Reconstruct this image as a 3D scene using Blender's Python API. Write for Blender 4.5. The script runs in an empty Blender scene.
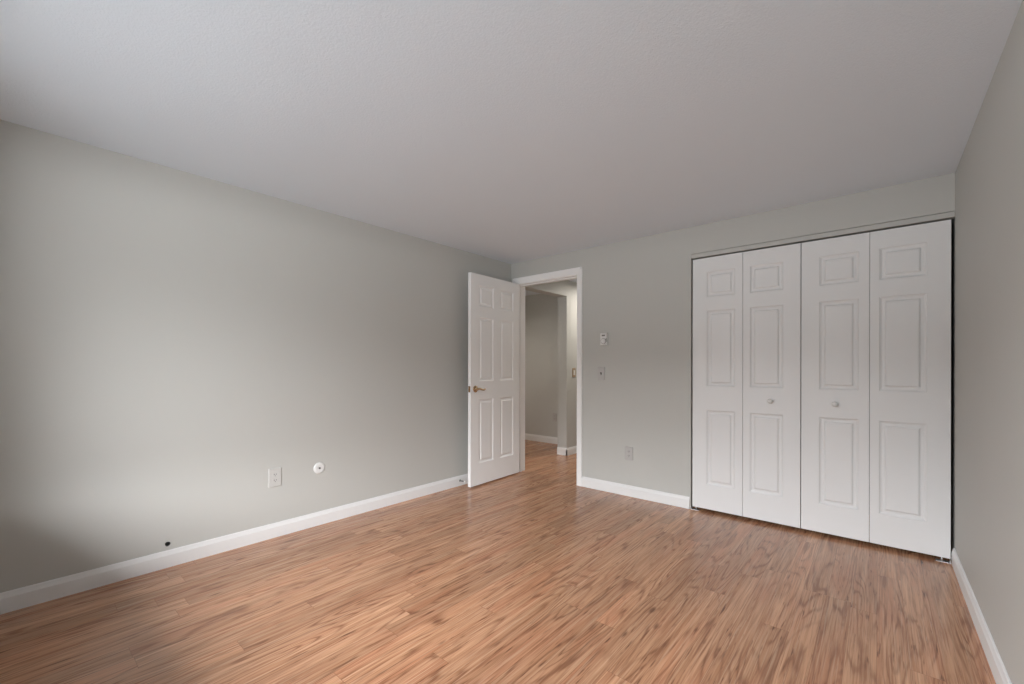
import bpy, bmesh, math, random
from mathutils import Vector, Matrix

random.seed(4)
S = bpy.context.scene
COL = S.collection

# ------------------------------------------------------------------ camera
W, H = 3.423, 2.286                 # room width, ceiling height
SOUTH = -3.78                       # wall behind the camera
FPX, YAW, HORIZON, ROLL = 427.92, 0.70874, 367.62, 0.0018
cam_data = bpy.data.cameras.new('camera')
cam = bpy.data.objects.new('camera', cam_data)
COL.objects.link(cam)
cam_data.sensor_fit = 'HORIZONTAL'
cam_data.sensor_width = 36.0
cam_data.lens = FPX / 1024.0 * 36.0
cam_data.shift_y = (HORIZON - 342.0) / 1024.0
cam_data.clip_start = 0.02
cam.matrix_world = (Matrix.Translation((3.08595, -3.58011, 1.14274))
                    @ Matrix.Rotation(YAW, 4, 'Z') @ Matrix.Rotation(math.radians(90), 4, 'X')
                    @ Matrix.Rotation(ROLL, 4, 'Z'))
S.camera = cam

# ------------------------------------------------------------------ colour management
S.view_settings.view_transform = 'Standard'
S.view_settings.look = 'None'
S.view_settings.exposure = 0.0
S.view_settings.gamma = 1.0
S.view_settings.use_curve_mapping = False

# ------------------------------------------------------------------ daylight (overcast sky over a tree line)
SKEW = 0.14
SKY, LOW_SKY, TREES, GROUND, NEAR_GROUND = 28.0, 21.0, 1.0, 7.2, 1.9
world = bpy.data.worlds.new('world')
S.world = world
world.use_nodes = True
wn, wl = world.node_tree.nodes, world.node_tree.links
wn.clear()
w_out = wn.new('ShaderNodeOutputWorld')
w_bg = wn.new('ShaderNodeBackground')
w_geo = wn.new('ShaderNodeTexCoord')
w_sep = wn.new('ShaderNodeSeparateXYZ')
w_ramp = wn.new('ShaderNodeValToRGB')
w_map = wn.new('ShaderNodeMapRange')
w_map.inputs['From Min'].default_value = -1.0
w_map.inputs['From Max'].default_value = 1.0
wl.new(w_geo.outputs['Generated'], w_sep.inputs[0])
wl.new(w_sep.outputs['Z'], w_map.inputs['Value'])
wl.new(w_map.outputs[0], w_ramp.inputs[0])
e = w_ramp.color_ramp.elements
def sky_stop(el, z, v, tint):
    el.position = (z + 1) / 2
    el.color = (v * tint[0], v * tint[1], v * tint[2], 1)
GROUND_TINT, TREE_TINT, SKY_TINT = (0.98, 1.0, 1.03), (0.97, 1.0, 0.96), (0.98, 1.0, 1.04)
sky_stop(e[0], -0.50, NEAR_GROUND / SKY, GROUND_TINT)
sky_stop(e.new(0.35), -0.30, GROUND / SKY, GROUND_TINT)
sky_stop(e.new(0.48), -0.03, GROUND / SKY, GROUND_TINT)
sky_stop(e[1], 1.0, 1.0, SKY_TINT)
sky_stop(e.new(0.50), 0.0, TREES / SKY, TREE_TINT)
sky_stop(e.new(0.58), 0.165, TREES / SKY, TREE_TINT)
sky_stop(e.new(0.60), 0.20, LOW_SKY / SKY, SKY_TINT)
sky_stop(e.new(0.70), 0.42, LOW_SKY / SKY, SKY_TINT)
sky_stop(e.new(0.75), 0.48, 1.0, SKY_TINT)
w_bg.inputs['Strength'].default_value = SKY
# sky a little dimmer straight out, brighter to the sides and most to the right (+x)
w_az = wn.new('ShaderNodeMath')
w_az.operation = 'MULTIPLY_ADD'
w_az.inputs[1].default_value = 0.80
w_az.inputs[2].default_value = SKEW
wl.new(w_sep.outputs['X'], w_az.inputs[0])
w_az2 = wn.new('ShaderNodeMath')
w_az2.operation = 'MULTIPLY_ADD'
w_az2.inputs[2].default_value = 0.80
wl.new(w_sep.outputs['X'], w_az2.inputs[0])
wl.new(w_az.outputs[0], w_az2.inputs[1])
w_mul = wn.new('ShaderNodeVectorMath')
w_mul.operation = 'SCALE'
wl.new(w_ramp.outputs[0], w_mul.inputs[0])
wl.new(w_az2.outputs[0], w_mul.inputs['Scale'])
wl.new(w_mul.outputs[0], w_bg.inputs['Color'])
wl.new(w_bg.outputs[0], w_out.inputs[0])

SKY_BLOCK_DEPTH = 1.2                         # depth of the unseen slab added outside to cut off high sky
WIN = (0.63, 3.14, 0.62, 2.08)

def area_light(name, loc, rot, sx, sy, power, color=(1, 1, 1), portal=False, shape='RECTANGLE'):
    d = bpy.data.lights.new(name, 'AREA')
    d.shape = shape
    d.size = sx
    if shape in ('RECTANGLE', 'ELLIPSE'):
        d.size_y = sy
    d.energy = power
    d.color = color
    o = bpy.data.objects.new(name, d)
    o.location = loc
    o.rotation_euler = rot
    COL.objects.link(o)
    if portal:
        d.cycles.is_portal = True
    return o

area_light('window_portal', ((WIN[0] + WIN[1]) / 2, SOUTH - 0.13, (WIN[2] + WIN[3]) / 2),
           (math.radians(90), 0, 0), WIN[1] - WIN[0], WIN[3] - WIN[2], 1.0, portal=True)
# warm ceiling lamp of the hallway, then an added fill light brightening the room beyond it
area_light('hall_ceiling_lamp', (0.45, 1.65, 2.24), (0, 0, 0), 0.3, 0.3, 15.5, (1.0, 0.92, 0.82), shape='DISK')
area_light('far_room_fill_light', (-1.2, 0.35, 2.0), (0, 0, 0), 0.4, 0.4, 13.0, (1.0, 0.90, 0.80), shape='DISK')

# ------------------------------------------------------------------ materials
def new_mat(name):
    m = bpy.data.materials.new(name)
    m.use_nodes = True
    nt = m.node_tree
    return m, nt, nt.nodes['Principled BSDF']

def N(nt, kind, **kw):
    n = nt.nodes.new(kind)
    for k, v in kw.items():
        setattr(n, k, v)
    return n

def setin(nt, sock, v):
    if hasattr(v, 'is_output'):
        nt.links.new(v, sock)
    else:
        sock.default_value = v

def mathn(nt, op, a, b=0.0, c=0.0, clamp=False):
    n = N(nt, 'ShaderNodeMath', operation=op, use_clamp=clamp)
    setin(nt, n.inputs[0], a)
    setin(nt, n.inputs[1], b)
    setin(nt, n.inputs[2], c)
    return n.outputs[0]

def mixc(nt, fac, a, b, blend='MIX'):
    n = N(nt, 'ShaderNodeMix', data_type='RGBA', blend_type=blend)
    setin(nt, n.inputs[0], fac)
    setin(nt, n.inputs[6], a)
    setin(nt, n.inputs[7], b)
    return n.outputs[2]

def combine(nt, x, y, z):
    n = N(nt, 'ShaderNodeCombineXYZ')
    for i, v in enumerate((x, y, z)):
        setin(nt, n.inputs[i], v)
    return n.outputs[0]

def noise(nt, vec, scale, detail=2.0, rough=0.5, dist=0.0):
    n = N(nt, 'ShaderNodeTexNoise')
    nt.links.new(vec, n.inputs['Vector'])
    n.inputs['Scale'].default_value = scale
    n.inputs['Detail'].default_value = detail
    n.inputs['Roughness'].default_value = rough
    n.inputs['Distortion'].default_value = dist
    return n.outputs[0]

def paint(name, rgb, rough=0.6, bump=0.0, scale=120.0, mottling=0.0, spec=0.5, detail=3.0):
    m, nt, b = new_mat(name)
    tc = N(nt, 'ShaderNodeTexCoord').outputs['Object']
    col = (*rgb, 1)
    if mottling:
        f = noise(nt, tc, 2.2, 3.0)
        lo = tuple(c * (1 - mottling) for c in rgb)
        hi = tuple(min(1, c * (1 + mottling)) for c in rgb)
        nt.links.new(mixc(nt, f, (*lo, 1), (*hi, 1)), b.inputs['Base Color'])
    else:
        b.inputs['Base Color'].default_value = col
    b.inputs['Roughness'].default_value = rough
    b.inputs['Specular IOR Level'].default_value = spec
    f = noise(nt, tc, scale, detail, 0.6)
    bp = N(nt, 'ShaderNodeBump')
    bp.inputs['Strength'].default_value = bump
    bp.inputs['Distance'].default_value = 0.004
    nt.links.new(f, bp.inputs['Height'])
    nt.links.new(bp.outputs[0], b.inputs['Normal'])
    return m

def metal(name, rgb, rough):
    m, nt, b = new_mat(name)
    tc = N(nt, 'ShaderNodeTexCoord').outputs['Object']
    f = noise(nt, tc, 90, 2)
    b.inputs['Base Color'].default_value = (*rgb, 1)
    b.inputs['Metallic'].default_value = 1.0
    nt.links.new(mathn(nt, 'MULTIPLY_ADD', f, 0.1, rough - 0.05), b.inputs['Roughness'])
    return m

M_WALL = paint('greige_wall_paint', (0.508, 0.508, 0.478), 0.55, 0.10, 220, 0.012, 0.35)
M_HALL = paint('hall_wall_paint', (0.505, 0.507, 0.485), 0.55, 0.10, 220, 0.012, 0.35)
M_CEIL = paint("stippled_ceiling_paint", (0.755, 0.820, 0.882), 0.9, 0.48, 135, 0.01, 0.2, 4.0)
M_TRIM = paint('white_trim_paint', (0.86, 0.86, 0.85), 0.38, 0.03, 60, 0.0, 0.45)
M_BASE = paint('white_baseboard_paint', (0.76, 0.76, 0.75), 0.40, 0.03, 60, 0.0, 0.45)
M_DOOR = paint('white_door_paint', (0.76, 0.765, 0.76), 0.42, 0.05, 90, 0.0, 0.45)
M_PLATE = paint('white_plastic', (0.72, 0.72, 0.70), 0.35, 0.02, 80)
M_PLATE_GREY = paint('painted_over_plate', (0.475, 0.46, 0.445), 0.5, 0.03, 160)
M_IVORY = paint('almond_plastic', (0.545, 0.54, 0.515), 0.4, 0.02, 80)
M_BROWN = paint('tan_brass_plate', (0.34, 0.25, 0.16), 0.4, 0.02, 80)
M_DARK = paint('dark_slot', (0.035, 0.035, 0.035), 0.6, 0.02, 80)
M_GREYPL = paint('grey_plastic', (0.16, 0.15, 0.14), 0.4, 0.02, 80)
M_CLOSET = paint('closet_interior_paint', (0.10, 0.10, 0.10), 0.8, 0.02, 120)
M_RUBBER = paint('white_rubber', (0.8, 0.8, 0.78), 0.6, 0.02, 120)
M_BRASS = metal('brass', (0.46, 0.315, 0.18), 0.26)
M_STEEL = metal('brushed_nickel', (0.62, 0.62, 0.62), 0.32)
M_DULL = metal('dull_nickel', (0.30, 0.29, 0.28), 0.35)
M_ZINC = metal('zinc_plate', (0.78, 0.78, 0.78), 0.4)

def floor_material():
    m, nt, b = new_mat('oak_laminate')
    tc = N(nt, 'ShaderNodeTexCoord').outputs['Object']
    sp = N(nt, 'ShaderNodeSeparateXYZ')
    nt.links.new(tc, sp.inputs[0])
    x, y = sp.outputs[0], sp.outputs[1]
    sw, L = 0.0965, 1.21
    sx = mathn(nt, 'DIVIDE', mathn(nt, 'ADD', x, 9.657), sw)
    col = mathn(nt, 'FLOOR', sx)
    fx = mathn(nt, 'FRACT', sx)
    wn1 = N(nt, 'ShaderNodeTexWhiteNoise', noise_dimensions='1D')
    nt.links.new(col, wn1.inputs['W'])
    sy = mathn(nt, 'ADD', mathn(nt, 'DIVIDE', y, L), mathn(nt, 'MULTIPLY', wn1.outputs['Value'], 7.0))
    row = mathn(nt, 'FLOOR', sy)
    fy = mathn(nt, 'FRACT', sy)
    wn2 = N(nt, 'ShaderNodeTexWhiteNoise', noise_dimensions='3D')
    nt.links.new(combine(nt, col, row, 3.7), wn2.inputs['Vector'])
    rs = N(nt, 'ShaderNodeSeparateColor')
    nt.links.new(wn2.outputs['Color'], rs.inputs[0])
    r1, r2, r3 = rs.outputs
    ox = mathn(nt, 'MULTIPLY', r1, 31.0)
    oy = mathn(nt, 'MULTIPLY', r2, 47.0)
    def grain(kx, ky, detail=2.0, rough=0.5, dist=0.0):
        v = combine(nt, mathn(nt, 'ADD', mathn(nt, 'MULTIPLY', x, kx), ox), mathn(nt, 'ADD', mathn(nt, 'MULTIPLY', y, ky), oy), mathn(nt, 'MULTIPLY', r3, 9.0))
        return noise(nt, v, 1.0, detail, rough, dist)
    def ramp01(v, lo, hi):
        n = N(nt, 'ShaderNodeMapRange', clamp=True)
        nt.links.new(v, n.inputs['Value'])
        n.inputs['From Min'].default_value = lo
        n.inputs['From Max'].default_value = hi
        return n.outputs[0]
    # cathedral growth rings: contour lines of a stretched field
    field = grain(8.0, 0.85, 1.2, 0.40, 0.15)
    wob = grain(55.0, 6.0, 2.0)
    ph = mathn(nt, 'ADD', mathn(nt, 'MULTIPLY', field, 96.0), mathn(nt, 'MULTIPLY', wob, 3.6))
    ring = mathn(nt, 'POWER', mathn(nt, 'MULTIPLY_ADD', mathn(nt, 'SINE', ph), 0.5, 0.5), 4.0)
    # long fibres, broad bands, figured blotches, short dark pores
    fib = grain(210.0, 4.5, 3.0, 0.6)
    band = grain(34.0, 0.8, 3.0, 0.62)
    blot = grain(15.0, 2.4, 2.0, 0.5)
    pore = grain(105.0, 8.0, 2.0, 0.55)
    redness = grain(11.0, 1.6, 2.0, 0.5)
    LIGHT, MID, DARK, KNOT = (0.630, 0.355, 0.206, 1), (0.430, 0.208, 0.108, 1), (0.200, 0.080, 0.038, 1), (0.095, 0.036, 0.018, 1)
    RED = (0.490, 0.212, 0.112, 1)
    c = mixc(nt, ramp01(band, 0.30, 0.66), LIGHT, MID)
    c = mixc(nt, mathn(nt, 'MULTIPLY', ramp01(redness, 0.48, 0.66), 0.6), c, RED)
    c = mixc(nt, mathn(nt, 'MULTIPLY', mathn(nt, 'MULTIPLY', ring, ramp01(blot, 0.38, 0.58)), 0.78), c, DARK)
    c = mixc(nt, mathn(nt, 'MULTIPLY', ramp01(fib, 0.44, 0.70), 0.62), c, DARK)
    fleck = grain(130.0, 3.0, 2.0, 0.55)
    c = mixc(nt, mathn(nt, 'MULTIPLY', ramp01(fleck, 0.52, 0.72), 0.45), c, (0.70, 0.45, 0.29, 1))
    c = mixc(nt, mathn(nt, 'MULTIPLY', ramp01(pore, 0.60, 0.72), mathn(nt, 'MULTIPLY', ramp01(band, 0.40, 0.56), 0.80)), c, KNOT)
    # knots: sparse stretched cells
    vor = N(nt, 'ShaderNodeTexVoronoi')
    nt.links.new(combine(nt, mathn(nt, 'ADD', mathn(nt, 'MULTIPLY', x, 9.0), ox), mathn(nt, 'ADD', mathn(nt, 'MULTIPLY', y, 3.4), oy), 0.0), vor.inputs['Vector'])
    vor.inputs['Scale'].default_value = 1.0
    kd = mathn(nt, 'ADD', vor.outputs['Distance'], mathn(nt, 'MULTIPLY_ADD', wob, 0.30, -0.15))
    kn = mathn(nt, 'MULTIPLY', mathn(nt, 'SUBTRACT', 1.0, mathn(nt, 'MULTIPLY', kd, 10.0), clamp=True), 0.7)
    c = mixc(nt, kn, c, KNOT)
    # board to board tone
    tone = mathn(nt, 'MULTIPLY_ADD', r3, 0.28, 0.86)
    mul = N(nt, 'ShaderNodeVectorMath', operation='SCALE')
    nt.links.new(c, mul.inputs[0])
    nt.links.new(tone, mul.inputs['Scale'])
    c = mul.outputs[0]
    # seams
    ex = mathn(nt, 'MINIMUM', fx, mathn(nt, 'SUBTRACT', 1.0, fx))
    ey = mathn(nt, 'MULTIPLY', mathn(nt, 'MINIMUM', fy, mathn(nt, 'SUBTRACT', 1.0, fy)), L / sw)
    ed = mathn(nt, 'MINIMUM', ex, ey)
    seam = mathn(nt, 'SUBTRACT', 1.0, mathn(nt, 'DIVIDE', ed, 0.016), clamp=True)
    c = mixc(nt, mathn(nt, 'MULTIPLY', seam, 0.7), c, DARK)
    nt.links.new(c, b.inputs['Base Color'])
    b.inputs['Roughness'].default_value = 0.30
    nt.links.new(mathn(nt, 'MULTIPLY_ADD', fib, 0.10, 0.20), b.inputs['Roughness'])
    b.inputs['Specular IOR Level'].default_value = 0.62
    bp = N(nt, 'ShaderNodeBump')
    bp.inputs['Strength'].default_value = 0.12
    bp.inputs['Distance'].default_value = 0.001
    nt.links.new(mathn(nt, 'SUBTRACT', fib, seam), bp.inputs['Height'])
    nt.links.new(bp.outputs[0], b.inputs['Normal'])
    return m
M_FLOOR = floor_material()

# ------------------------------------------------------------------ helpers
def tag(o, label=None, cat=None, group=None, kind=None):
    if label: o['label'] = label
    if cat: o['category'] = cat
    if group: o['group'] = group
    if kind: o['kind'] = kind
    return o

def empty(name, loc, rz=0.0):
    o = bpy.data.objects.new(name, None)
    o.location = loc
    o.rotation_euler = (0, 0, rz)
    o.empty_display_size = 0.05
    COL.objects.link(o)
    return o

def obj(name, bm, mats, parent=None, bevel=0.0, seg=2, smooth=False, loc=None):
    bmesh.ops.remove_doubles(bm, verts=bm.verts, dist=1e-6)
    bmesh.ops.recalc_face_normals(bm, faces=bm.faces)
    me = bpy.data.meshes.new(name)
    bm.to_mesh(me)
    bm.free()
    for m in (mats if isinstance(mats, (list, tuple)) else [mats]):
        me.materials.append(m)
    if smooth:
        for p in me.polygons:
            p.use_smooth = True
    o = bpy.data.objects.new(name, me)
    COL.objects.link(o)
    if parent: o.parent = parent
    if loc: o.location = loc
    if bevel:
        md = o.modifiers.new('bevel', 'BEVEL')
        md.width = bevel
        md.segments = seg
        md.limit_method = 'ANGLE'
        md.angle_limit = math.radians(50)
    return o

def box(bm, x0, x1, y0, y1, z0, z1):
    v = [bm.verts.new((x, y, z)) for x in (x0, x1) for y in (y0, y1) for z in (z0, z1)]
    for f in ((0, 1, 3, 2), (4, 6, 7, 5), (0, 4, 5, 1), (2, 3, 7, 6), (0, 2, 6, 4), (1, 5, 7, 3)):
        bm.faces.new([v[i] for i in f])

def boxes(*bs):
    bm = bmesh.new()
    for b in bs: box(bm, *b)
    return bm

def lathe(prof, axis='Z', seg=24, origin=(0, 0, 0)):
    """prof: list of (radius, height) along the axis; closed at both ends when radius is 0."""
    bm = bmesh.new()
    rings = []
    for r, h in prof:
        if r < 1e-7:
            rings.append([bm.verts.new((0, 0, h))])
        else:
            rings.append([bm.verts.new((r * math.cos(2 * math.pi * i / seg), r * math.sin(2 * math.pi * i / seg), h)) for i in range(seg)])
    for a, b in zip(rings, rings[1:]):
        for i in range(seg):
            j = (i + 1) % seg
            if len(a) == 1 and len(b) == 1: continue
            if len(a) == 1: bm.faces.new((a[0], b[i], b[j]))
            elif len(b) == 1: bm.faces.new((a[i], b[0], a[j]))
            else: bm.faces.new((a[i], b[i], b[j], a[j]))
    rot = {'Z': Matrix.Identity(4), 'X': Matrix.Rotation(math.radians(90), 4, 'Y'), '-Y': Matrix.Rotation(math.radians(90), 4, 'X')}[axis]
    bmesh.ops.transform(bm, matrix=Matrix.Translation(origin) @ rot, verts=bm.verts)
    return bm

def sweep(bm, path, radii, seg=12):
    """round tube along a path of points, flattened ends."""
    pts = [Vector(p) for p in path]
    rings = []
    for i, p in enumerate(pts):
        t = (pts[min(i + 1, len(pts) - 1)] - pts[max(i - 1, 0)]).normalized()
        u = t.cross(Vector((0, 0, 1)))
        if u.length < 1e-4: u = Vector((1, 0, 0))
        u.normalize()
        w = t.cross(u)
        r = radii[i]
        rings.append([bm.verts.new(p + u * r * math.cos(2 * math.pi * k / seg) + w * r * math.sin(2 * math.pi * k / seg)) for k in range(seg)])
    for a, b in zip(rings, rings[1:]):
        for k in range(seg):
            bm.faces.new((a[k], b[k], b[(k + 1) % seg], a[(k + 1) % seg]))
    bm.faces.new(rings[0]); bm.faces.new(rings[-1])

def profile_run(bm, a, b, normal, prof):
    """extrude a profile [(out, z)] from point a to b, 'out' measured along normal (a horizontal 2D vector)."""
    nx, ny = normal
    ra = [bm.verts.new((a[0] + nx * o, a[1] + ny * o, z)) for o, z in prof]
    rb = [bm.verts.new((b[0] + nx * o, b[1] + ny * o, z)) for o, z in prof]
    n = len(prof)
    for i in range(n):
        bm.faces.new((ra[i], ra[(i + 1) % n], rb[(i + 1) % n], rb[i]))
    bm.faces.new(ra); bm.faces.new(rb)

# ------------------------------------------------------------------ setting
T = 0.14                                   # partition thickness
FX0, FY1 = -2.6, 3.1                       # far extents of the rooms beyond the doorway
fl = boxes((FX0 - T, W + T, SOUTH - 0.25, FY1 + T, -0.06, 0.0))
tag(obj('floor', fl, M_FLOOR), 'honey oak laminate plank floor running towards the closet and doorway', 'floor', kind='structure')
ce = boxes((FX0 - T, W + T, SOUTH - 0.25, FY1 + T, H, H + 0.08))
tag(obj('ceiling', ce, M_CEIL), 'flat white stippled ceiling above the empty room', 'ceiling', kind='structure')

# left wall with a real drilled hole near its baseboard
def left_wall():
    bm = bmesh.new()
    hy, hz, r, q = -3.003, 0.131, 0.0125, 0.03
    ys = [SOUTH - 0.22, hy - q, hy + q, 0.0]
    zs = [0.0, hz - q, hz + q, H]
    for i in range(3):
        for j in range(3):
            if i == 1 and j == 1: continue
            bm.faces.new([bm.verts.new((0, a, b)) for a, b in ((ys[i], zs[j]), (ys[i + 1], zs[j]), (ys[i + 1], zs[j + 1]), (ys[i], zs[j + 1]))])
    n = 32
    sq, ci, ci2 = [], [], []
    for k in range(n):
        a = 2 * math.pi * k / n
        c, s = math.cos(a), math.sin(a)
        m = max(abs(c), abs(s))
        sq.append(bm.verts.new((0, hy + q * c / m, hz + q * s / m)))
        wob = 1 + 0.04 * math.sin(3 * a + 1)
        ci.append(bm.verts.new((0, hy + r * wob * c, hz + r * wob * s)))
        ci2.append(bm.verts.new((-0.10, hy + r * wob * c, hz + r * wob * s)))
    for k in range(n):
        j = (k + 1) % n
        bm.faces.new((sq[k], sq[j], ci[j], ci[k]))
        f = bm.faces.new((ci[k], ci[j], ci2[j], ci2[k])); f.material_index = 1  # hole lining coloured dark to deepen the shade inside
    f = bm.faces.new(ci2); f.material_index = 1
    # the far side and the ends of the partition
    y0, y1 = ys[0], ys[-1]
    o = [bm.verts.new((-T, a, b)) for a, b in ((y0, 0), (y1, 0), (y1, H), (y0, H))]
    bm.faces.new(o)
    p = [bm.verts.new((0, a, b)) for a, b in ((y0, 0), (y1, 0), (y1, H), (y0, H))]
    for k in range(4):
        bm.faces.new((o[k], o[(k + 1) % 4], p[(k + 1) % 4], p[k]))
    return bm
tag(obj('wall_left', left_wall(), [M_WALL, M_DARK]), 'long bare greige wall on the left with a drilled hole low down', 'wall', kind='structure')

DX0, DX1, DZ = 0.09, 0.852, 2.045          # doorway
CX0, CX1, CZ = 1.929, W, 2.064             # closet opening
bw = boxes((FX0, DX0 - 0.018, 0, T, 0, H), (DX1 + 0.018, CX0, 0, T, 0, H), (DX0 - 0.018, DX1 + 0.018, 0, T, DZ + 0.018, H), (CX0, CX1, 0, T, CZ, H))
tag(obj('wall_back', bw, M_WALL), 'greige end wall holding the doorway and the closet opening', 'wall', kind='structure')
tag(obj('wall_right', boxes((W, W + T, SOUTH - 0.22, 0.9, 0, H)), M_WALL), 'plain greige wall at the right edge beside the closet', 'wall', kind='structure')
sw_ = boxes((0, WIN[0], SOUTH - 0.22, SOUTH, 0, H), (WIN[1], W, SOUTH - 0.22, SOUTH, 0, H),
            (WIN[0], WIN[1], SOUTH - 0.22, SOUTH, 0, WIN[2]), (WIN[0], WIN[1], SOUTH - 0.22, SOUTH, WIN[3], H))
tag(obj('wall_front', sw_, M_WALL), 'greige window wall behind the viewer', 'wall', kind='structure')

# window behind the viewer
wy = SOUTH - 0.12
win = empty('window_1', ((WIN[0] + WIN[1]) / 2, wy, WIN[2]))
tag(win, 'white framed window in the wall behind the viewer', 'window', kind='structure')
def local(parent, *bs):
    p = parent.location
    return boxes(*[(b[0] - p.x, b[1] - p.x, b[2] - p.y, b[3] - p.y, b[4] - p.z, b[5] - p.z) for b in bs])
fr = 0.035
obj('window_frame', local(win, (WIN[0], WIN[0] + fr, wy - 0.03, wy + 0.03, WIN[2], WIN[3]), (WIN[1] - fr, WIN[1], wy - 0.03, wy + 0.03, WIN[2], WIN[3]),
    (WIN[0] + fr, WIN[1] - fr, wy - 0.03, wy + 0.03, WIN[2], WIN[2] + fr), (WIN[0] + fr, WIN[1] - fr, wy - 0.03, wy + 0.03, WIN[3] - fr, WIN[3]),
    ((WIN[0] + WIN[1]) / 2 - 0.02, (WIN[0] + WIN[1]) / 2 + 0.02, wy - 0.02, wy + 0.02, WIN[2] + fr, WIN[3] - fr)), M_TRIM, win)
obj('window_sill', local(win, (WIN[0] - 0.03, WIN[1] + 0.03, SOUTH - 0.08, SOUTH + 0.03, WIN[2] - 0.025, WIN[2])), M_TRIM, win, 0.004)

tag(obj('sky_block_slab', boxes((-3.0, W + 3.0, SOUTH - 0.22 - SKY_BLOCK_DEPTH, SOUTH - 0.22, H - 0.02, H + 0.2)), M_CLOSET), 'unseen overhang slab added above the window behind the viewer to block high sky', 'overhang', kind='structure')  # added out of view to keep high sky light off the near floor

# rooms beyond the doorway and the closet behind the bifold doors
PY = 1.112                                  # near corner of the hall pier
HZ = 2.075                                  # header height of the hall opening
hl = boxes((-T, 0, PY, FY1, 0, H), (-T, 0, T, PY, HZ, H))
tag(obj('wall_hall_left', hl, M_HALL), 'hallway wall seen through the doorway with a wide square opening', 'wall', kind='structure')
tag(obj('wall_hall_right', boxes((1.02, 1.02 + T, T, FY1, 0, H)), M_HALL), 'hallway wall hidden to the right of the doorway', 'wall', kind='structure')
tag(obj('wall_hall_end', boxes((-T, 1.02 + T, FY1, FY1 + T, 0, H)), M_HALL), 'end wall closing the hallway', 'wall', kind='structure')
FAR = 1.735
tag(obj('wall_far', boxes((FX0, -T, FAR, FAR + T, 0, H)), M_HALL), 'taupe far wall seen through the hallway opening', 'wall', kind='structure')
tag(obj('wall_far_end', boxes((FX0 - T, FX0, 0, FAR + T, 0, H)), M_HALL), 'side wall of the room past the hallway', 'wall', kind='structure')
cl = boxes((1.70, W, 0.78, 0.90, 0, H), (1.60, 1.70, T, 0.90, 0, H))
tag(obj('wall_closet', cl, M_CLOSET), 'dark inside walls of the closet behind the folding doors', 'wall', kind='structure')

# baseboards
BP = [(0, 0), (0.013, 0), (0.013, 0.070), (0.0105, 0.076), (0.0085, 0.083), (0.007, 0.091), (0.0035, 0.0955), (0, 0.0955)]
def baseboard(name, label, *runs):
    bm = bmesh.new()
    for a, b, n in runs:
        profile_run(bm, a, b, n, BP)
    return tag(obj(name, bm, M_BASE), label, 'baseboard', kind='structure')
baseboard('baseboard_left', 'white baseboard along the foot of the long left wall', ((0, SOUTH), (0, 0), (1, 0)))
baseboard('baseboard_back', 'short white baseboard between the doorway and the closet', ((DX1 + 0.060, 0), (1.922, 0), (0, -1)))
baseboard('baseboard_right', 'white baseboard along the foot of the right wall', ((W, SOUTH), (W, -0.006), (-1, 0)))
baseboard('baseboard_hall', 'white baseboard wrapping the hallway wall corner', ((0, PY - 0.013), (0, FY1), (1, 0)), ((-T, PY), (0.013, PY), (0, -1)))
baseboard('baseboard_far', 'white baseboard under the far wall past the hallway', ((FX0, FAR), (-T, FAR), (0, -1)))

# ------------------------------------------------------------------ door frame
tf = empty('trim_1', (DX0, 0, 0))
tag(tf, 'white casing and jamb framing the open doorway', 'door frame', kind='structure')
def casing_leg(x_in, sgn):
    bm = bmesh.new()
    prof = [(0, 0), (0, -0.010), (0.006, -0.013), (0.020, -0.0125), (0.034, -0.0155), (0.054, -0.0165), (0.057, -0.014), (0.057, 0)]
    zt_in = DZ + 0.006
    rows = []
    for z_of in (lambda d: 0.0, lambda d: zt_in + d):
        rows.append([bm.verts.new((x_in + sgn * d - DX0, y, z_of(d))) for d, y in prof])
    n = len(prof)
    for i in range(n):
        bm.faces.new((rows[0][i], rows[0][(i + 1) % n], rows[1][(i + 1) % n], rows[1][i]))
    bm.faces.new(rows[0]); bm.faces.new(rows[1])
    return bm
def casing_head(xa, xb):
    bm = bmesh.new()
    prof = [(0, 0), (0, -0.010), (0.006, -0.013), (0.020, -0.0125), (0.040, -0.0155), (0.062, -0.0165), (0.066, -0.014), (0.066, 0)]
    k = 0.057 / 0.066
    ra = [bm.verts.new((xa - d * k - DX0, y, DZ + 0.006 + d * 1.0)) for d, y in prof]
    rb = [bm.verts.new((xb + d * k - DX0, y, DZ + 0.006 + d * 1.0)) for d, y in prof]
    n = len(prof)
    for i in range(n):
        bm.faces.new((ra[i], ra[(i + 1) % n], rb[(i + 1) % n], rb[i]))
    bm.faces.new(ra); bm.faces.new(rb)
    return bm
obj('casing', casing_leg(DX0 - 0.004, -1), M_TRIM, tf)
obj('casing', casing_leg(DX1 + 0.003, 1), M_TRIM, tf)
obj('casing', casing_head(DX0 - 0.004, DX1 + 0.003), M_TRIM, tf)
obj('jamb', local(tf, (DX0 - 0.018, DX0, 0, T, 0, DZ + 0.018)), M_TRIM, tf, 0.001)
jr = obj('jamb', local(tf, (DX1, DX1 + 0.018, 0, T, 0, DZ + 0.018)), M_TRIM, tf, 0.001)
obj('jamb', local(tf, (DX0, DX1, 0, T, DZ, DZ + 0.018)), M_TRIM, tf, 0.001)
obj('stop_bead', local(tf, (DX0, DX0 + 0.011, 0.042, 0.075, 0, DZ)), M_TRIM, tf, 0.002)
obj('stop_bead', local(tf, (DX1 - 0.011, DX1, 0.042, 0.075, 0, DZ)), M_TRIM, tf, 0.002)
obj('stop_bead', local(tf, (DX0 + 0.011, DX1 - 0.011, 0.042, 0.075, DZ - 0.011, DZ)), M_TRIM, tf, 0.002)
sp_ = obj('strike_plate', local(tf, (DX1 - 0.0016, DX1 + 0.0014, -0.0020, 0.036, 0.905, 0.975)), M_STEEL, jr, 0.001)
tag(sp_, 'metal strike plate')

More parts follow.
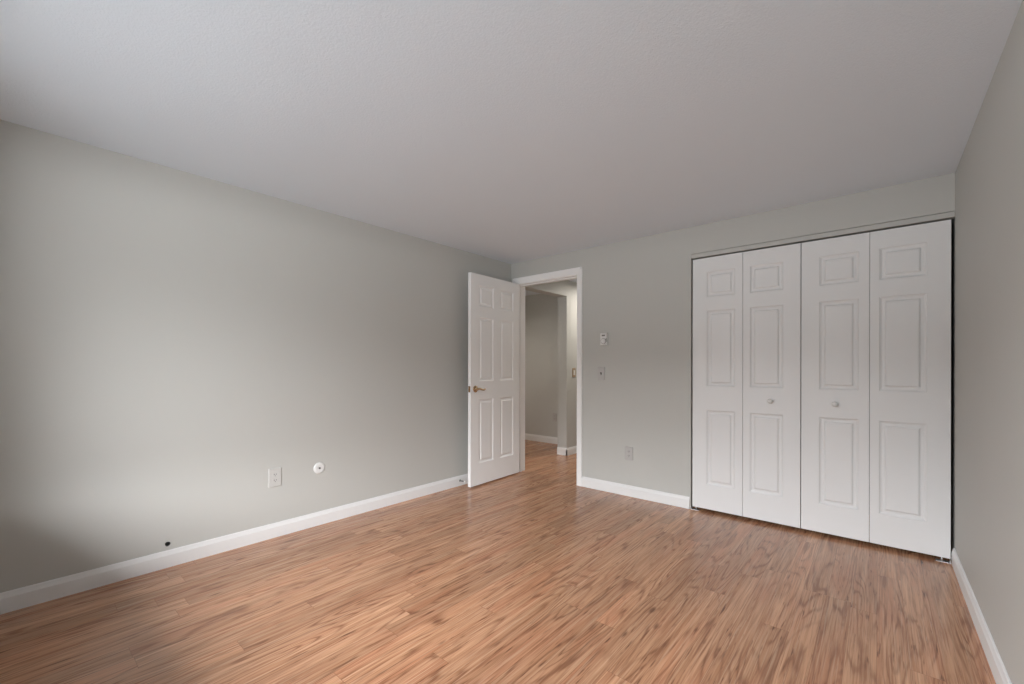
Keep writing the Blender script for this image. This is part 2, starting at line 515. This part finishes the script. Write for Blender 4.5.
# ------------------------------------------------------------------ panelled door leaves
PROF = [(0.0, 0.0), (0.003, 0.0035), (0.010, 0.0078), (0.013, 0.0090), (0.026, 0.0086), (0.0285, 0.0072), (0.0335, 0.0024), (0.036, 0.0012), (0.039, 0.0008)]
def panel_leaf(w, z0, z1, t, panels, both=False):
    """leaf in x 0..w, y 0 (front, facing -y) .. t, z z0..z1; panels (x0,x1,z0,z1) moulded into the front."""
    bm = bmesh.new()
    xs = sorted({0, w, *[p[0] for p in panels], *[p[1] for p in panels]})
    zs = sorted({z0, z1, *[p[2] for p in panels], *[p[3] for p in panels]})
    def side(y, s, mould):
        for i in range(len(xs) - 1):
            for j in range(len(zs) - 1):
                xm, zm = (xs[i] + xs[i + 1]) / 2, (zs[j] + zs[j + 1]) / 2
                if mould and any(p[0] < xm < p[1] and p[2] < zm < p[3] for p in panels): continue
                bm.faces.new([bm.verts.new(q) for q in ((xs[i], y, zs[j]), (xs[i + 1], y, zs[j]), (xs[i + 1], y, zs[j + 1]), (xs[i], y, zs[j + 1]))])
        if not mould: return
        for p in panels:
            # grid lines crossing the panel edge need matching vertices: only the outline matters, so split it there
            loops = []
            for ins, dep in PROF:
                a, b, c, d = p[0] + ins, p[1] - ins, p[2] + ins, p[3] - ins
                loops.append([bm.verts.new(q) for q in ((a, y + s * dep, c), (b, y + s * dep, c), (b, y + s * dep, d), (a, y + s * dep, d))])
            for l0, l1 in zip(loops, loops[1:]):
                for k in range(4):
                    bm.faces.new((l0[k], l0[(k + 1) % 4], l1[(k + 1) % 4], l1[k]))
            bm.faces.new(loops[-1])
    side(0.0, 1, True)
    side(t, -1, both)
    for i in range(len(xs) - 1):
        for z in (z0, z1):
            bm.faces.new([bm.verts.new(q) for q in ((xs[i], 0, z), (xs[i + 1], 0, z), (xs[i + 1], t, z), (xs[i], t, z))])
    for j in range(len(zs) - 1):
        for x in (0, w):
            bm.faces.new([bm.verts.new(q) for q in ((x, 0, zs[j]), (x, 0, zs[j + 1]), (x, t, zs[j + 1]), (x, t, zs[j]))])
    return bm

# entry door, swung open against the left wall; leaf x runs from hinge to latch, front (-y) faces the camera when rotated
ANG = math.radians(-92.2 + 4.4)            # almost square to the wall it hangs in
door = empty('door_1', (DX0 + 0.003, -0.010, 0))
tag(door, 'white six-panel door standing open against the left wall', 'door', kind='structure')
DW, DZ0, DZ1, DT = 0.757, 0.013, 2.043, 0.035
pan = []
for a, b in ((0.112, 0.325), (0.432, 0.645)):
    for c, d in ((0.220, 0.836), (1.012, 1.628), (1.735, 1.936)):
        pan.append((a, b, c, d))
leaf = obj('door_leaf', panel_leaf(DW, DZ0, DZ1, DT, pan, True), M_TRIM, door, 0.0012)
door.rotation_euler = (0, 0, ANG)
leaf.location = (0.006, 0.008, 0)          # the room-side face lies 8 mm off the hinge pin
# with the door swung, local -y is the wall side and local +y the side facing the camera
HX, HZ_ = DW - 0.062, 0.938
def lever(side):
    """side +1: camera side (y = DT), -1: wall side (y = 0)"""
    y0 = 0.008 + (DT if side > 0 else 0)
    s = side
    lv = lathe([(0, 0), (0.031, 0), (0.0325, 0.003), (0.030, 0.007), (0.021, 0.010), (0.014, 0.012), (0.0125, 0.020), (0.011, 0.036), (0, 0.037)], 'Z', 28)
    bmesh.ops.transform(lv, matrix=Matrix.Translation((HX + 0.006, y0, HZ_)) @ Matrix.Rotation(math.radians(-90 * s), 4, 'X'), verts=lv.verts)
    r = obj('rosette', lv, M_BRASS, door, smooth=True)
    tag(r, 'round brass rosette')
    bm = bmesh.new()
    x0 = HX + 0.006
    yy = y0 + s * 0.036
    path = [(x0 + 0.012, yy, HZ_), (x0, yy + s * 0.002, HZ_ + 0.001), (x0 - 0.02, yy + s * 0.003, HZ_ + 0.003), (x0 - 0.045, yy + s * 0.002, HZ_ - 0.003),
            (x0 - 0.07, yy, HZ_ - 0.009), (x0 - 0.09, yy - s * 0.001, HZ_ - 0.008), (x0 - 0.104, yy - s * 0.003, HZ_ - 0.002), (x0 - 0.112, yy - s * 0.008, HZ_ + 0.002)]
    sweep(bm, path, [0.007, 0.0105, 0.0095, 0.0085, 0.008, 0.0085, 0.0075, 0.004], 14)
    l = obj('lever_handle', bm, M_BRASS, r, smooth=True)
    tag(l, 'curved brass lever')
lever(1)
lever(-1)
lp = obj('latch_plate', boxes((DW + 0.0055, DW + 0.0075, 0.008 + 0.005, 0.008 + DT - 0.005, HZ_ - 0.029, HZ_ + 0.029)), M_BRASS, door, 0.0006)
tag(lp, 'brass latch plate')
lb = obj('latch_bolt', boxes((DW + 0.007, DW + 0.017, 0.008 + 0.011, 0.008 + DT - 0.011, HZ_ - 0.009, HZ_ + 0.009)), M_BRASS, lp, 0.003)
for hz in (0.28, 1.06, 1.83):
    hb = lathe([(0, hz - 0.046), (0.004, hz - 0.046), (0.0055, hz - 0.042), (0.0055, hz + 0.042), (0.004, hz + 0.046), (0, hz + 0.047)], 'Z', 16)
    tag(obj('hinge', hb, M_BRASS, door, smooth=True), 'brass hinge knuckle')

# closet: four moulded leaves in two folding pairs
LZ0, LZ1, LT, LY = 0.024, 2.0175, 0.030, 0.003
edges = [1.9405, 2.3045, 2.3065, 2.6700, 2.6745, 3.0395, 3.0415, 3.4075]
px = [(2.049, 2.253), (2.354, 2.5665), (2.7765, 2.986), (3.0875, 3.306)]
rows = ((0.2185, 0.809), (0.998, 1.5965), (1.7035, 1.9045))
def closet_pair(name, first, label, knob_leaf, knob_x):
    x0 = edges[first * 2]
    root = empty(name, (x0, LY, 0))
    tag(root, label, 'closet door', kind='structure')
    for k in (first, first + 1):
        a, b = edges[k * 2], edges[k * 2 + 1]
        lf = obj('door_leaf', panel_leaf(b - a, LZ0, LZ1, LT, [(px[k][0] - a, px[k][1] - a, r[0], r[1]) for r in rows]), M_DOOR, root, 0.0012, loc=(a - x0, 0, 0))
        if k == knob_leaf:
            kn = lathe([(0, 0), (0.010, 0), (0.009, 0.006), (0.010, 0.012), (0.0155, 0.018), (0.0175, 0.024), (0.0150, 0.030), (0.007, 0.0335), (0, 0.034)], '-Y', 24, (knob_x - a, 0, 0.9035))
            tag(obj('door_knob', kn, M_PLATE, lf, smooth=True), 'round white wooden knob')
    return root
closet_pair('door_2', 0, 'left pair of white folding closet doors, nearer the doorway', 1, 2.489)
closet_pair('door_3', 2, 'right pair of white folding closet doors, against the right wall', 2, 2.8635)

# header track above the folding doors, painted like the wall
tr = boxes((CX0 + 0.002, CX1 - 0.001, -0.003, 0.045, 2.0285, 2.0605))
tag(obj('trim_2', tr, M_WALL, bevel=0.0015), 'wall-coloured head track above the folding closet doors', 'trim', kind='structure')
# floor pivots
def pivot(name, x, sgn, label):
    root = empty(name, (x, 0.016, 0))
    tag(root, label, 'bracket')
    obj('base_plate', boxes((0, 0.062 * sgn, -0.026, 0.012, 0, 0.003)) if sgn > 0 else boxes((0.062 * sgn, 0, -0.026, 0.012, 0, 0.003)), M_ZINC, root, 0.0008)
    xa, xb = sorted((0, 0.003 * sgn))
    obj('upright_tab', boxes((xa, xb, -0.024, 0.012, 0.003, 0.020)), M_ZINC, root, 0.0008)
    obj('pivot_pin', lathe([(0, 0.003), (0.005, 0.003), (0.005, 0.016), (0.003, 0.021), (0, 0.021)], 'Z', 12, (0.035 * sgn, -0.002, 0)), M_STEEL, root, smooth=True)
pivot('pivot_bracket', CX0 + 0.002, 1, 'small metal floor bracket under the left end of the closet doors')
pivot('pivot_bracket', W - 0.0165, -1, 'small metal floor bracket under the closet doors by the right wall')

# ------------------------------------------------------------------ wall plates
def rounded(bm, w, h, d, r=0.004, seg=4):
    """rounded rectangle block, centred in x/z, from y=0 (wall) to y=-d"""
    pts = []
    for cx, cz, a0 in ((w / 2 - r, h / 2 - r, 0), (-w / 2 + r, h / 2 - r, 90), (-w / 2 + r, -h / 2 + r, 180), (w / 2 - r, -h / 2 + r, 270)):
        for k in range(seg + 1):
            a = math.radians(a0 + 90 * k / seg)
            pts.append((cx + r * math.cos(a), cz + r * math.sin(a)))
    lo = [bm.verts.new((x, 0, z)) for x, z in pts]
    mi = [bm.verts.new((x, -d * 0.45, z)) for x, z in pts]
    k1 = 1 - 0.007 / w; k2 = 1 - 0.007 / h
    hi = [bm.verts.new((x * k1, -d, z * k2)) for x, z in pts]
    n = len(pts)
    for a, b in ((lo, mi), (mi, hi)):
        for i in range(n):
            bm.faces.new((a[i], a[(i + 1) % n], b[(i + 1) % n], b[i]))
    bm.faces.new(lo); bm.faces.new(hi)
    return bm

def screw(parent, z, y, mat):
    bm = lathe([(0, 0), (0.0032, 0), (0.0030, 0.0008), (0.0015, 0.0013), (0, 0.0013)], '-Y', 12, (0, y, z))
    return obj('screw', bm, mat, parent)

def outlet(loc, rz, label, w, h, mat, group=None):
    root = empty('wall_outlet', loc, rz)
    tag(root, label, 'outlet', group)
    obj('cover_plate', rounded(bmesh.new(), w, h, 0.007), mat, root)
    for z in (0.0195, -0.0195):
        bm = bmesh.new()
        # duplex face: a circle with flattened top and bottom
        pts = []
        for k in range(32):
            a = 2 * math.pi * k / 32
            pts.append((0.0172 * math.cos(a), max(-0.0138, min(0.0138, 0.0172 * math.sin(a)))))
        a_ = [bm.verts.new((x, -0.0065, z + q)) for x, q in pts]
        b_ = [bm.verts.new((x, -0.0085, z + q)) for x, q in pts]
        for i in range(32):
            bm.faces.new((a_[i], a_[(i + 1) % 32], b_[(i + 1) % 32], b_[i]))
        bm.faces.new(a_); bm.faces.new(b_)
        rec = obj('receptacle', bm, mat, root)
        for x, hh in ((-0.0064, 0.0088), (0.0064, 0.0072)):
            obj('slot', boxes((x - 0.0017, x + 0.0017, -0.0088, -0.0080, z + 0.003 - hh / 2, z + 0.003 + hh / 2)), M_DARK, rec)
        obj('ground_hole', lathe([(0, 0), (0.0025, 0), (0.0025, 0.0008), (0, 0.0008)], '-Y', 12, (0, -0.0080, z - 0.0075)), M_DARK, rec)
    screw(root, 0, -0.007, mat)
    return root

LEFTWALL = math.radians(90)                # local -y points to +x
outlet((0, -2.432, 0.401), LEFTWALL, 'white duplex outlet on the left wall beside the round cable plate', 0.080, 0.126, M_IVORY)
outlet((1.396, 0, 0.378), 0, 'pale duplex outlet low on the end wall between doorway and closet', 0.074, 0.118, M_PLATE_GREY)
outlet((-0.622, FAR, 0.396), 0, 'pale outlet on the far wall seen through the doorway', 0.074, 0.118, M_PLATE_GREY)

# round cable plate
j = empty('cable_plate', (0, -2.131, 0.411), LEFTWALL)
tag(j, 'round white cable plate on the left wall with a dark center socket', 'wall plate')
obj('cover_plate', lathe([(0, 0), (0.0415, 0), (0.0415, 0.003), (0.039, 0.0055), (0.030, 0.0075), (0.012, 0.0085), (0.0105, 0.0075), (0, 0.0075)], '-Y', 40), M_PLATE, j, smooth=True)
sk = obj('socket', lathe([(0, 0.007), (0.0072, 0.007), (0.0072, 0.0095), (0.0050, 0.0105), (0.0050, 0.0145), (0.0032, 0.0145), (0.0028, 0.011), (0, 0.011)], '-Y', 20), M_GREYPL, j)
tag(sk, 'dark threaded socket')

# thermostat above the switch
t = empty('thermostat', (1.150, 0, 1.408))
tag(t, 'small white thermostat on the end wall above the light switch', 'thermostat')
obj('housing', rounded(bmesh.new(), 0.070, 0.116, 0.024, 0.005), M_PLATE, t)
d_ = obj('display_window', boxes((-0.017, 0.017, -0.0252, -0.0238, 0.027, 0.040)), M_GREYPL, t, 0.0004)
tag(d_, 'dark display window')
obj('dial', lathe([(0, 0), (0.023, 0), (0.023, 0.004), (0.020, 0.008), (0.017, 0.009), (0, 0.009)], '-Y', 32, (0.0, -0.0238, -0.018)), M_PLATE, t, smooth=False)
g_ = obj('dial_groove', lathe([(0.0235, 0), (0.0265, 0), (0.0265, 0.0008), (0.0235, 0.0008), (0.0235, 0)], '-Y', 32, (0.0, -0.0238, -0.018)), M_GREYPL, t)
tag(g_, 'dark ring around the dial')
obj('pointer', boxes((0.0255, 0.0320, -0.0262, -0.0238, -0.028, 0.008)), M_GREYPL, t, 0.0005)

def toggle_switch(loc, rz, label, plate, toggle, w=0.072, h=0.118, rocker=False):
    root = empty('light_switch', loc, rz)
    tag(root, label, 'light switch')
    obj('cover_plate', rounded(bmesh.new(), w, h, 0.007), plate, root)
    if rocker:
        bm = boxes((-0.0165, 0.0165, -0.0085, -0.0065, -0.0335, 0.0335))
        obj('rocker', bm, toggle, root, 0.0012)
    else:
        obj('toggle_frame', boxes((-0.0055, 0.0055, -0.0082, -0.0065, -0.0125, 0.0125)), toggle, root, 0.0005)
        bm = boxes((-0.0035, 0.0035, -0.015, 0.0, -0.0045, 0.0045))
        bmesh.ops.transform(bm, matrix=Matrix.Translation((0, -0.006, 0.001)) @ Matrix.Rotation(math.radians(-24), 4, 'X'), verts=bm.verts)
        obj('toggle', bm, toggle, root, 0.0008)
    for z in (0.030, -0.030) if not rocker else (0.047, -0.047):
        screw(root, z, -0.007, plate)
toggle_switch((1.118, 0, 1.088), 0, 'wall-coloured switch plate with dark toggle below the thermostat', M_PLATE_GREY, M_GREYPL, 0.072, 0.124)
toggle_switch((0, 1.285, 1.078), LEFTWALL, 'tan-edged light switch on the hallway wall seen through the doorway', M_BROWN, M_PLATE, 0.076, 0.120, True)

# door stop screwed to the left baseboard behind the door
ds = empty('door_stop', (0.012, -0.765, 0.050), 0)
tag(ds, 'small metal door stop on the left baseboard beside the open door', 'door stop')
obj('base', lathe([(0, 0), (0.011, 0), (0.011, 0.003), (0.007, 0.007), (0, 0.007)], 'X', 20), M_DULL, ds, smooth=False)
pr = [(0, 0.006)]
for k in range(12):
    pr += [(0.0046, 0.007 + k * 0.0042), (0.0058, 0.0091 + k * 0.0042)]
pr += [(0.0046, 0.0585), (0, 0.0585)]
obj('spring', lathe(pr, 'X', 16), M_DULL, ds, smooth=True)
tp = obj('tip', lathe([(0, 0.058), (0.0072, 0.058), (0.0080, 0.061), (0.0078, 0.070), (0.005, 0.074), (0, 0.074)], 'X', 18), M_RUBBER, ds, smooth=True)
tag(tp, 'white rubber tip')
